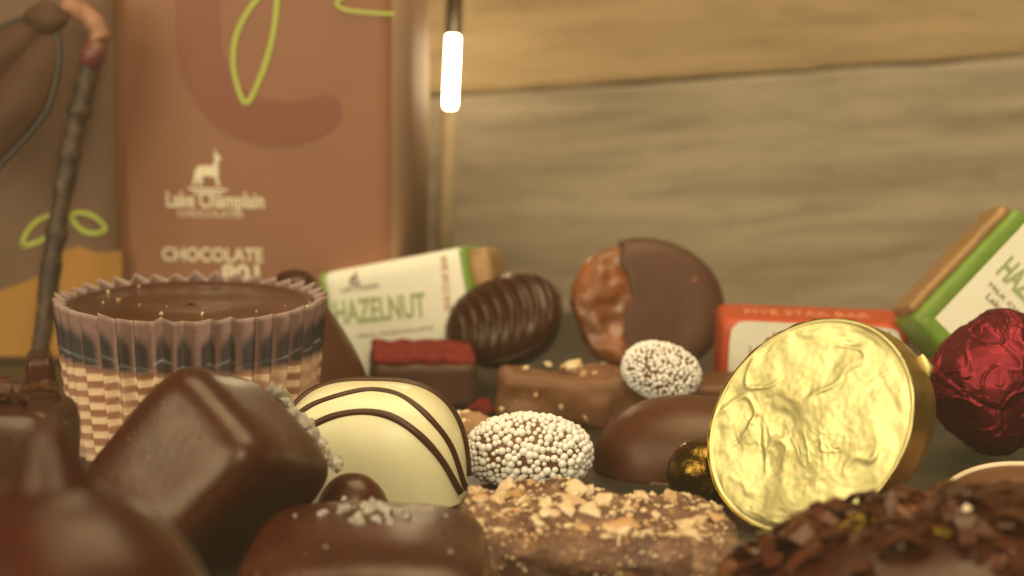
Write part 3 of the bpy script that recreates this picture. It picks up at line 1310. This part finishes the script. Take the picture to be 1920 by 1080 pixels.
eg_pos = P(1517, 799, 31.6)
eg = thing('gold_foil_egg', 'half egg in crumpled gold foil, flat oval face turned to the front', 'chocolate', eg_pos, facing(yaw=-35, pitch=-5, roll=36.6))
kx = 31.6 / FPX
ea, eb = 214 * kx * 1.07, 168 * kx * 1.11
nr, na = 90, 220
V, F = [], []
for i in range(nr):
    rr = i / (nr - 1)
    for j in range(na):
        a = 2 * math.pi * j / na
        ra = rr ** .85
        V.append((ea * ra * math.cos(a), eb * ra * math.sin(a), 0))
for i in range(nr - 1):
    for j in range(na):
        j2 = (j + 1) % na
        F.append((i * na + j, (i + 1) * na + j, (i + 1) * na + j2, i * na + j2))
V = np.array(V, float)
for k_, p in enumerate(V):
    e = math.hypot(p[0] / ea, p[1] / eb)
    q = Vector((p[0], p[1], 0))
    wq = q + noise.noise_vector(q * .9 + Vector((5, 2, 8))) * .45 + noise.noise_vector(q * 2.6) * .12
    z = .055 * noise.noise(wq * .95 + Vector((4, 1, 2))) + .022 * noise.noise(wq * 2.3 + Vector((1, 8, 2)))
    # long soft folds, then finer crinkles gathered in patches
    n_a = abs(noise.noise(wq * .85 + Vector((2.2, 6.1, 0))))
    z += .020 * math.exp(-(n_a / .05) ** 2) * (.3 + max(0, noise.noise(q * 1.4 + Vector((3, 3, 1))) * 2))
    n_d = abs(noise.noise(wq * 1.7 + Vector((8.2, 1.1, 5))))
    z += .016 * math.exp(-(n_d / .06) ** 2) * max(0, noise.noise(q * 1.1 + Vector((6, 1, 7))) * 2 + .4)
    patch = max(0, noise.noise(q * 1.25 + Vector((9, 3, 9))) + .12)
    n_b = abs(noise.noise(wq * 3.4 + Vector((7, 1, 4))))
    n_c = abs(noise.noise(wq * 7.5 + Vector((1, 5, 4))))
    z += patch * (.012 * math.exp(-(n_b / .08) ** 2) + .009 * math.exp(-(n_c / .12) ** 2))
    z += .010 * noise.noise(wq * 5) + .004 * noise.noise(q * 13)
    w = min(1, (1 - e) / .10)
    z *= w
    z += .014 * math.exp(-((e - .985) / .014) ** 2)
    V[k_, 2] = z
obj('foil_face', V, F, M['gold'], eg)
V2, F2 = [], []
nb_ = 50
ED = 1.75
for i in range(nb_):
    t = i / (nb_ - 1)
    for j in range(na):
        a = 2 * math.pi * j / na
        sc = (1 - t ** 2.6) ** (1 / 2.2) if t < 1 else 0.0
        rim = 1 + .004 * math.exp(-(t / .02) ** 2)
        fold = 1 + .004 * math.sin(a * 23 + 2 * math.sin(a * 5)) * math.exp(-t * 2) + .010 * noise.noise(Vector((a * 3, t * 5, 0)))
        V2.append((ea * sc * math.cos(a) * rim * fold, eb * sc * math.sin(a) * rim * fold, -ED * t + (0.0 if i else .03)))
for i in range(nb_ - 1):
    for j in range(na):
        j2 = (j + 1) % na
        F2.append((i * na + j, (i + 1) * na + j, (i + 1) * na + j2, i * na + j2)[::1])
V2 = np.array(V2)
obj('foil_back', V2, F2, M['gold_side'], eg)
# torn foil tab on the right rim
tabq = [(1724, 668), (1738, 690), (1732, 712), (1716, 735)]
v, f = tube([(eg.matrix_world.inverted() @ (P(px, py, 31.55) * CM) / CM)[:] for px, py in tabq], [.05, .085, .07, .04], 7, .5)
obj('foil_tab', crumple(v, f, .04, 6, 1), f, M['gold'], eg)

rd = thing('red_foil_truffle', 'plump truffle wrapped in crumpled red foil at the right edge', 'chocolate', P(1868, 715, 35.4), facing(roll=-12))
V, F = super_ell(1.02, 1.06, .98, 2, 110)
tp = np.clip((V[:, 1] + .1) / 1.2, 0, 1)
V[:, 0] *= 1 - .22 * tp
V[:, 2] *= 1 - .22 * tp
V = bumpy(V, F, .10, 1.2, 2)
V = crumple(V, F, .13, 1.25, 5)
N_ = normals(V, F)
for k_, p in enumerate(V):
    q = Vector(p)
    wq = q + noise.noise_vector(q * 1.7) * .25
    V[k_] += N_[k_] * (.020 * math.exp(-(noise.noise(wq * 2.4) / .07) ** 2) + .018 * math.exp(-(noise.noise(wq * 5) / .10) ** 2) * max(0, .3 + noise.noise(q * 1.5)))
obj('foil_wrap', V, F, M['red_foil'], rd)

# ------------------------------------------------------------------ drizzled milk piece at the right edge
dz = thing('drizzled_chocolate', 'milk chocolate with pale drizzle lines between red foil truffle and shavings', 'chocolate', Wz(1905, 32.0, 0), stand(0))
dh = P(1880, 868, 31.9).z
V, F = dome(1.2, dh, .9, 2.3, 28)
obj('chocolate_shell', V, F, M['milk_smooth'], dz)
for zz, x0, r in ((-.02, -1.16, .045), (.62, -.55, .04)):
    pts = []
    for q in range(30):
        t = q / 29
        x = x0 + (1.15 - x0) * t
        s = max(0, 1 - abs(x / 1.2) ** 2.3 - abs(zz / .9) ** 2.3)
        pts.append((x, dh * s ** (1 / 2.3) + .005, zz + .05 * math.sin(t * 3)))
    v, f = tube(pts, r, 8)
    obj('drizzle', v, f, M['pale_drizzle'], dz)

# ------------------------------------------------------------------ truffle log with shavings
sl = thing('shavings_truffle', 'large dark truffle covered in chocolate shavings in the bottom right corner', 'chocolate', Wz(1862, 27.7, 0), stand(0))
sa, sc_ = 3.17, 1.8
sh = P(1862, 934, 28.0).z
V, F = dome(sa, sh, sc_, 2.1, 44)
obj('chocolate_shell', bumpy(V, F, .05, 1.0, 3), F, M['mahogany_dark'], sl)
M['shaving'] = choc('shaving_chocolate', (.056, .0145, .0055), .24, .5, .35, 8, spec=.28)
M['shaving_amber'] = choc('amber_shaving', (.15, .045, .012), .22, .4, .3, 8, spec=.3)
M['gold_glint'] = plain('gold_glint', (.42, .28, .03), .35, metal=.6)


def flake(seed):
    r = random.Random(seed)
    L, w, th = r.uniform(.30, .80), r.uniform(.10, .27), r.uniform(.02, .045)
    b = r.uniform(-.08, .22)
    n = 6
    V, F = [], []
    for i in range(n):
        t = i / (n - 1) - .5
        wi = w * (1 - .5 * abs(t)) * r.uniform(.75, 1.2)
        y = b * (1 - 4 * t * t)
        sk = r.uniform(-.02, .02)
        V += [(t * L, y, -wi / 2 + sk), (t * L, y, wi / 2 + sk), (t * L, y + th, wi / 2 + sk), (t * L, y + th, -wi / 2 + sk)]
    for i in range(n - 1):
        a = 4 * i
        for q in range(4):
            q2 = (q + 1) % 4
            F.append((a + q, a + 4 + q, a + 4 + q2, a + q2))
    F += [(0, 1, 2, 3), (4 * n - 1, 4 * n - 2, 4 * n - 3, 4 * n - 4)]
    return np.array(V), F


FL = [flake(i) for i in range(14)]
FLM = [mesh('shaving', v, f, M['shaving_amber'] if i % 4 == 0 else M['shaving'], False) for i, (v, f) in enumerate(FL)]
pl = []
r = random.Random(77)
while len(pl) < 430:
    x, zz = r.uniform(-sa * .97, 1.6), r.uniform(-1.2, sc_ * .93)
    s = 1 - abs(x / sa) ** 2.1 - abs(zz / sc_) ** 2.1
    if s < .02:
        continue
    # smooth bare patch low on the front left
    if zz > .75 and r.random() < .72:
        continue
    if zz > -.1 and x < -1.3 and r.random() < .75:
        continue
    y = sh * s ** (1 / 2.1)
    n = Vector((abs(x / sa) ** 1.1 * math.copysign(1, x) / sa, (y / sh) ** 1.1 / sh, abs(zz / sc_) ** 1.1 * math.copysign(1, zz) / sc_)).normalized()
    n = (n + Vector((r.gauss(0, .32), r.gauss(0, .2), r.gauss(0, .32)))).normalized()
    pl.append((Vector((x, y + r.uniform(0, .05), zz)), n, r.uniform(0, 6.28), r.uniform(.75, 1.25), r.randrange(14)))
viewd = Vector((0, .3, 1)).normalized()
pl.sort(key=lambda q: -(q[0].dot(viewd)))
vis = pl[:320]
r.shuffle(vis)
for p, n, sp, s, i in vis[:99]:
    put('shaving', FLM[i], sl, p, orient(n, sp), s)
rest = []
for p, n, sp, s, i in vis[99:] + pl[320:]:
    R = orient(n, sp)
    rest.append((np.array([(R @ Vector(v * s) + p)[:] for v in FL[i][0]]), FL[i][1]))
o = obj('shaving_coating', *join(*rest), M['shaving'], sl, smooth=False)
o['kind'] = 'stuff'
# golden glints near the left shoulder, put in as gold-coloured flakes
for i, (x, zz, s) in enumerate(((-1.85, -.35, .9), (-1.55, -.2, .75), (-2.1, .05, .7), (-1.3, -.1, .6), (-.75, .55, .7), (-1.7, .1, .8), (-.2, .8, .7), (.3, .5, .6), (-1.0, .3, .6))):
    q = max(.02, 1 - abs(x / sa) ** 2.1 - abs(zz / sc_) ** 2.1)
    me = mesh('gold_glint', FL[(i * 3) % 14][0] * np.array([1, .3, 1.6]), FL[(i * 3) % 14][1], M['gold_glint'], False)
    put('gold_glint', me, sl, (x, sh * q ** (1 / 2.1) + .03, zz), orient((x * .2, 1, .2), i * 1.3), s)
# one pale chip
q = max(.02, 1 - abs(-.45 / sa) ** 2.1 - abs(.35 / sc_) ** 2.1)
me = mesh('pale_chip', *chunk(.085, 5, .6), M['pale_drizzle'], False)
put('pale_chip', me, sl, (-.45, sh * q ** (1 / 2.1) + .12, .35), orient((0, .7, .6), 1), 1.0)

# ------------------------------------------------------------------ wrapped bars
def bar_sleeve(root, hx, hy, hz, sleeve_mat, name='sleeve', r=.12):
    V, F = rbox(hx, hy, hz, r, 14)
    return obj(name, V, F, sleeve_mat, root)


# hazelnut bar behind the cup: tilted, right end shows foil
hb = thing('hazelnut_bar', 'white sleeved hazelnut bar with green lettering leaning behind the bell', 'chocolate bar', P(748, 565, 41.3), facing(yaw=-14, pitch=2, roll=10), 'wrapped bars')


def hp(px, py, z):
    return onplane(hb, px, py, z)


hzf = .5
a0, a1 = hp(600, 512, hzf), hp(872, 462, hzf)
HW = (a1 - a0).length / 2
hc = (a0 + a1) / 2
HH = 1.0
V, F = rbox(HW, HH, hzf, .16, 14)
V += np.array([hc.x, hc.y - HH, 0])
obj('paper_sleeve', V, F, M['paper_white'], hb)
# green borders at both ends of the sleeve, foil end beyond the right one
for sx in (-1, 1):
    V, F = rbox(.07, HH + .012, hzf + .012, .16, 8)
    obj('green_border', V * np.array([1, 1, 1]) + np.array([hc.x + sx * (HW - .05), hc.y - HH, 0]), F, M['green'], hb)
V, F = rbox(.24, HH - .06, hzf - .05, .2, 14)
V = crumple(V, F, .04, 2.5, 2)
obj('foil_end', V + np.array([hc.x + HW + .16, hc.y - HH, 0]), F, M['kraft_foil'], hb)
letter(hb, "HAZELNUT", hp(630, 608, hzf), hp(800, 592, hzf), .40, M['green_text'], .02)
goat(hb, hp(664, 522, hzf), .07, M['brown_ink'])
letter(hb, "Lake Champlain", hp(640, 548, hzf), hp(712, 538, hzf), .09, M['brown_ink'])
letter(hb, "MILK CHOCOLATE", hp(672, 633, hzf), hp(812, 617, hzf), .055, M['brown_ink'])
letter(hb, "FIVE STAR BAR", hp(847, 580, hzf), hp(838, 478, hzf), .12, M['red_ink'], .005)

# red sleeve bar standing behind the gold egg
rbh = P(1530, 572, 39.6).z
rr_ = thing('red_sleeve_bar', 'bar in an orange red sleeve with white panel standing behind the gold egg', 'chocolate bar', Wz(1530, 38.6, 0), stand(yaw=-1, roll=-1.3), 'wrapped bars')
q0, q1 = onplane(rr_, 1350, 640, 0), onplane(rr_, 1706, 640, 0)
RW = (q1.x - q0.x) / 2
rbh = P(1530, 597, 38.6).z
V, F = rbox(RW, rbh / 2, .72, .17, 16)
obj('paper_sleeve', V + np.array([(q0.x + q1.x) / 2, rbh / 2, -.72]), F, M['red_card'], rr_)


def rp_(px, py, z=.004):
    return onplane(rr_, px, py, z)


pan = [rp_(1368, 640), rp_(1372, 616), rp_(1386, 604), rp_(1400, 602), rp_(1670, 616), rp_(1684, 622), rp_(1690, 640)]
pan += [Vector((pan[-1].x, .12, .004)), Vector((pan[0].x, .12, .004))]
flat(rr_, 'white_panel', pan, M['paper_white'], .012)
letter(rr_, "Lake Champlain", rp_(1405, 664, .02), rp_(1545, 668, .02), .14, M['brown_ink'])
goat(rr_, rp_(1444, 638, .02), .075, M['brown_ink'])
goat(rr_, rp_(1662, 632, .02), .06, M['brown_ink'])
cx = (q0.x + q1.x) / 2
letter(rr_, "FIVE STAR BAR", Vector((cx - RW * .72, rbh, -.45)), Vector((cx + RW * .62, rbh, -.45)), .38, M['red_card_text'], 0, nrm=Vector((0, 1, 0)))

# second hazelnut bar tipped on its corner at the right edge
gb2 = thing('hazelnut_bar', 'hazelnut bar with green border tipped on its corner at the right edge', 'chocolate bar', P(1712, 596, 37.4), facing(yaw=8, pitch=-4, roll=-45), 'wrapped bars')
# local x runs down-right along the text, local y up-right along the end
LW, LH, LT = 2.05, 2.45, .55
V, F = rbox(LW / 2, LH / 2, LT, .14, 16)
obj('paper_sleeve', V + np.array([LW / 2, LH / 2, -LT]), F, M['paper_white'], gb2)
V, F = rbox(.17, LH / 2 + .012, LT + .012, .12, 10)
obj('green_border', V + np.array([.15, LH / 2, -LT]), F, M['green'], gb2)
V, F = rbox(LW / 2, .17, LT + .014, .12, 10)
obj('green_border', V + np.array([LW / 2, .14, -LT]), F, M['green'], gb2)
V, F = rbox(.11, LH / 2 - .06, LT - .06, .10, 16)
V = crumple(V, F, .05, 2.4, 3)
obj('foil_end', V + np.array([-.08, LH / 2, -LT]), F, M['kraft_foil'], gb2)
letter(gb2, "HAZELNUT", Vector((.45, 1.45, .004)), Vector((1.95, 1.45, .004)), .38, M['green_text'], .02)
letter(gb2, "MILK CHOCOLATE", Vector((.5, 1.22, .004)), Vector((1.9, 1.22, .004)), .07, M['brown_ink'])
letter(gb2, "Lake Champlain", Vector((.6, 1.05, .004)), Vector((1.8, 1.05, .004)), .1, M['brown_ink'])

# ------------------------------------------------------------------ bell behind the cup
bl = thing('chocolate_bell', 'milk chocolate bell with round dark knob, behind the paper cup', 'chocolate', Wz(556, 38.6, 0), stand(0))
bt = P(552, 548, 38.6).z
prof = [(.002, 0), (1.22, 0), (1.25, .08)]
for q in range(22):
    t = q / 21
    prof.append((1.22 - .80 * t ** 1.15 + .10 * math.sin(t * math.pi), .1 + (bt - .18) * t))
prof += [(.30, bt), (.002, bt + .01)]
V, F = lathe(prof, 60)
obj('bell_body', bumpy(V, F, .03, 1.0, 2), F, M['brown_choc'], bl)
V, F = super_ell(.37, .28, .36, 2.1, 22)
kb = P(551, 531, 38.6)
obj('knob', V + np.array([-.03, kb.z, 0]), F, M['dark'], bl)

# ------------------------------------------------------------------ raspberry square
rs = thing('raspberry_square', 'dark chocolate square dusted with red raspberry powder', 'chocolate', Wz(792, 39.6, 0), stand(yaw=5))
rh = P(790, 676, 38.9).z
V, F = rbox(.86, rh / 2, .8, .16, 24)
obj('chocolate_body', bumpy(V, F, .03, 1.5, 1) + np.array([0, rh / 2, 0]), F, M['dark_matte'], rs)
V, F = rbox(.82, .075, .76, .07, 40)
V = bumpy(V, F, .05, 5, 2)
obj('raspberry_topping', V + np.array([0, rh + .02, 0]), F, M['raspberry'], rs)
for i, (px, d, s) in enumerate(((900, 38.9, 1.6), (915, 38.7, 1.3), (884, 38.8, 1.2), (872, 39.0, .9), (908, 39.2, 1.0))):
    V, F = chunk(.10, 40 + i, .6)
    w_ = Wz(px, d, .05)
    c_ = obj('raspberry_crumb', V * s, F, M['raspberry'], None, smooth=False)
    c_.location = w_ * CM
    tag(c_, 'red raspberry crumb on the dark table right of the raspberry square', 'crumb', 'raspberry crumbs')

# ------------------------------------------------------------------ ridged shell
rg = thing('ridged_shell', 'dark oval chocolate with curved moulded ridges on its tilted top', 'chocolate', P(944, 596, 40.2), facing(yaw=-16, pitch=-24, roll=22))
ga, gb_, gd = .98, .74, .34
prof = []
V, F = super_ell(ga, gb_, 1.15, 2.2, 40)
Vs = V.copy()
front = V[:, 2] > 0
Vs[front, 2] *= gd / 1.15
tz = np.clip(-Vs[:, 2] / 1.15, 0, 1)
Vs[:, 0] *= 1 - .12 * tz
obj('chocolate_shell', Vs, F, M['dark'], rg)
rimp = [(ga * 1.0 * math.cos(a), gb_ * 1.0 * math.sin(a), -.02) for a in np.linspace(0, 2 * math.pi, 80)]
v, f = tube(rimp, .045, 8)
obj('rim', v, f, M['dark'], rg)
for i in range(8):
    x0 = -.80 + i * .215
    pts = []
    for q in range(26):
        t = q / 25 * 2 - 1
        y = t * gb_ * .80
        x = x0 + .20 * (1 - t * t) - .05
        s = 1 - abs(x / ga) ** 2.2 - abs(y / gb_) ** 2.2
        if s < .06:
            continue
        pts.append((x, y, gd * s ** (1 / 2.2) + .0))
    if len(pts) > 4:
        v, f = tube(pts, [.072 * math.sin((j + .6) / (len(pts) + .2) * math.pi) ** .4 for j in range(len(pts))], 10)
        obj('ridge', v, f, M['dark'], rg)

# ------------------------------------------------------------------ half dipped disc
dc = thing('half_dipped_disc', 'round glossy caramel disc half dipped in dark chocolate, standing on edge', 'chocolate', P(1210, 578, 40.6), facing(yaw=6, pitch=-6, roll=-4))
kd = 40.6 / FPX
rd_ = 146 * kd


def disc(r, hz, p=2.6, n=36, ry=1.0):
    V, F = qsphere(n)
    k = np.hypot(V[:, 0], V[:, 1])
    out = V.copy()
    s = (k ** 3.2 + np.abs(V[:, 2]) ** 3.2) ** (-1 / 3.2)
    out = V * s[:, None] * np.array([r, r * ry, hz])
    return out, F


V, F = disc(rd_ - .05, .36, ry=.88)
# pressed hollow inside a rolled rim
rho = np.hypot(V[:, 0] / (rd_ - .05), V[:, 1] / (rd_ * .88 - .04))
V[:, 2] += np.where(V[:, 2] > .1, -.10 * np.exp(-(rho / .70) ** 6), 0)
V = bumpy(V, F, .15, 1.6, 17)
V = bumpy(V, F, .05, 4.5, 3)
obj('caramel_disc', V, F, M['caramel'], dc)
V, F = disc(rd_ + .02, .42, ry=.88)
rho = np.hypot(V[:, 0], V[:, 1] / .88) / rd_
V[:, 2] += np.where(V[:, 2] > .1, -.05 * np.exp(-(rho / .72) ** 6), 0)
cut = np.array([-.38 - .10 * y / rd_ + .09 * math.sin(y * 2.6 + 1) + .05 * math.sin(y * 6.3) + .02 * math.sin(y * 15) for y in V[:, 1]])
V[:, 0] = np.maximum(V[:, 0], cut)
V = bumpy(V, F, .06, 1.0, 19)
obj('chocolate_dip', V, F, M['dark_matte'], dc)

# ------------------------------------------------------------------ dark pieces at the left edge
lb = thing('rough_chocolate_block', 'dark chocolate block with ragged top edge at the left edge', 'chocolate', Wz(22, 30.5, 0), stand(yaw=-8))
bh = P(22, 738, 30.3).z
V, F = super_ell(.78, bh / 2, .64, 7, 30)
V = bumpy(V, F, .05, 1.2, 6)
obj('chocolate_body', V + np.array([0, bh / 2, 0]), F, M['dark'], lb)
for i in range(16):
    r = random.Random(i + 5)
    put('shaving', FLM[r.randrange(14)], lb, (r.uniform(-.68, .5), bh + .02, r.uniform(-.5, .5)), orient((r.gauss(0, .5), 1, r.gauss(0, .5)), r.uniform(0, 6)), .75)

lw = thing('dark_wedge', 'narrow dark chocolate wedge at the foot of the twig', 'chocolate', Wz(84, 36.6, 0), stand(yaw=10, roll=2))
wh2 = P(86, 655, 36.6).z
V, F = rbox(.27, wh2 / 2, .42, .12, 16)
V[:, 0] *= 1 - .25 * (V[:, 1] / wh2 + .5)
obj('chocolate_body', bumpy(V, F, .04, 1.3, 8) + np.array([0, wh2 / 2, 0]), F, M['dark_soft'], lw)

# stray salt grain on the table near the red foil truffle
g = obj('salt_grain', *chunk(.06, 33), M['salt'], None, smooth=False)
g.location = Wz(1908, 34.2, .04) * CM
tag(g, 'single white salt grain on dark table below the red foil truffle', 'crumb')

# ------------------------------------------------------------------ move every Empty down to its thing's base
bpy.context.view_layer.update()
for r_ in ROOTS:
    zs = [(c.matrix_world @ Vector(b)) for c in r_.children for b in c.bound_box]
    if not zs:
        continue
    zmin = min(p.z for p in zs)
    dlt = Vector((0, 0, zmin - r_.matrix_world.translation.z))
    loc = r_.matrix_world.to_3x3().inverted() @ dlt
    for c in r_.children:
        c.location = c.location - loc
    r_.location = r_.location + dlt
    if zmin < -.0012 or zmin > .006:
        print('BASE', r_.name, round(zmin * 100, 2), 'cm')
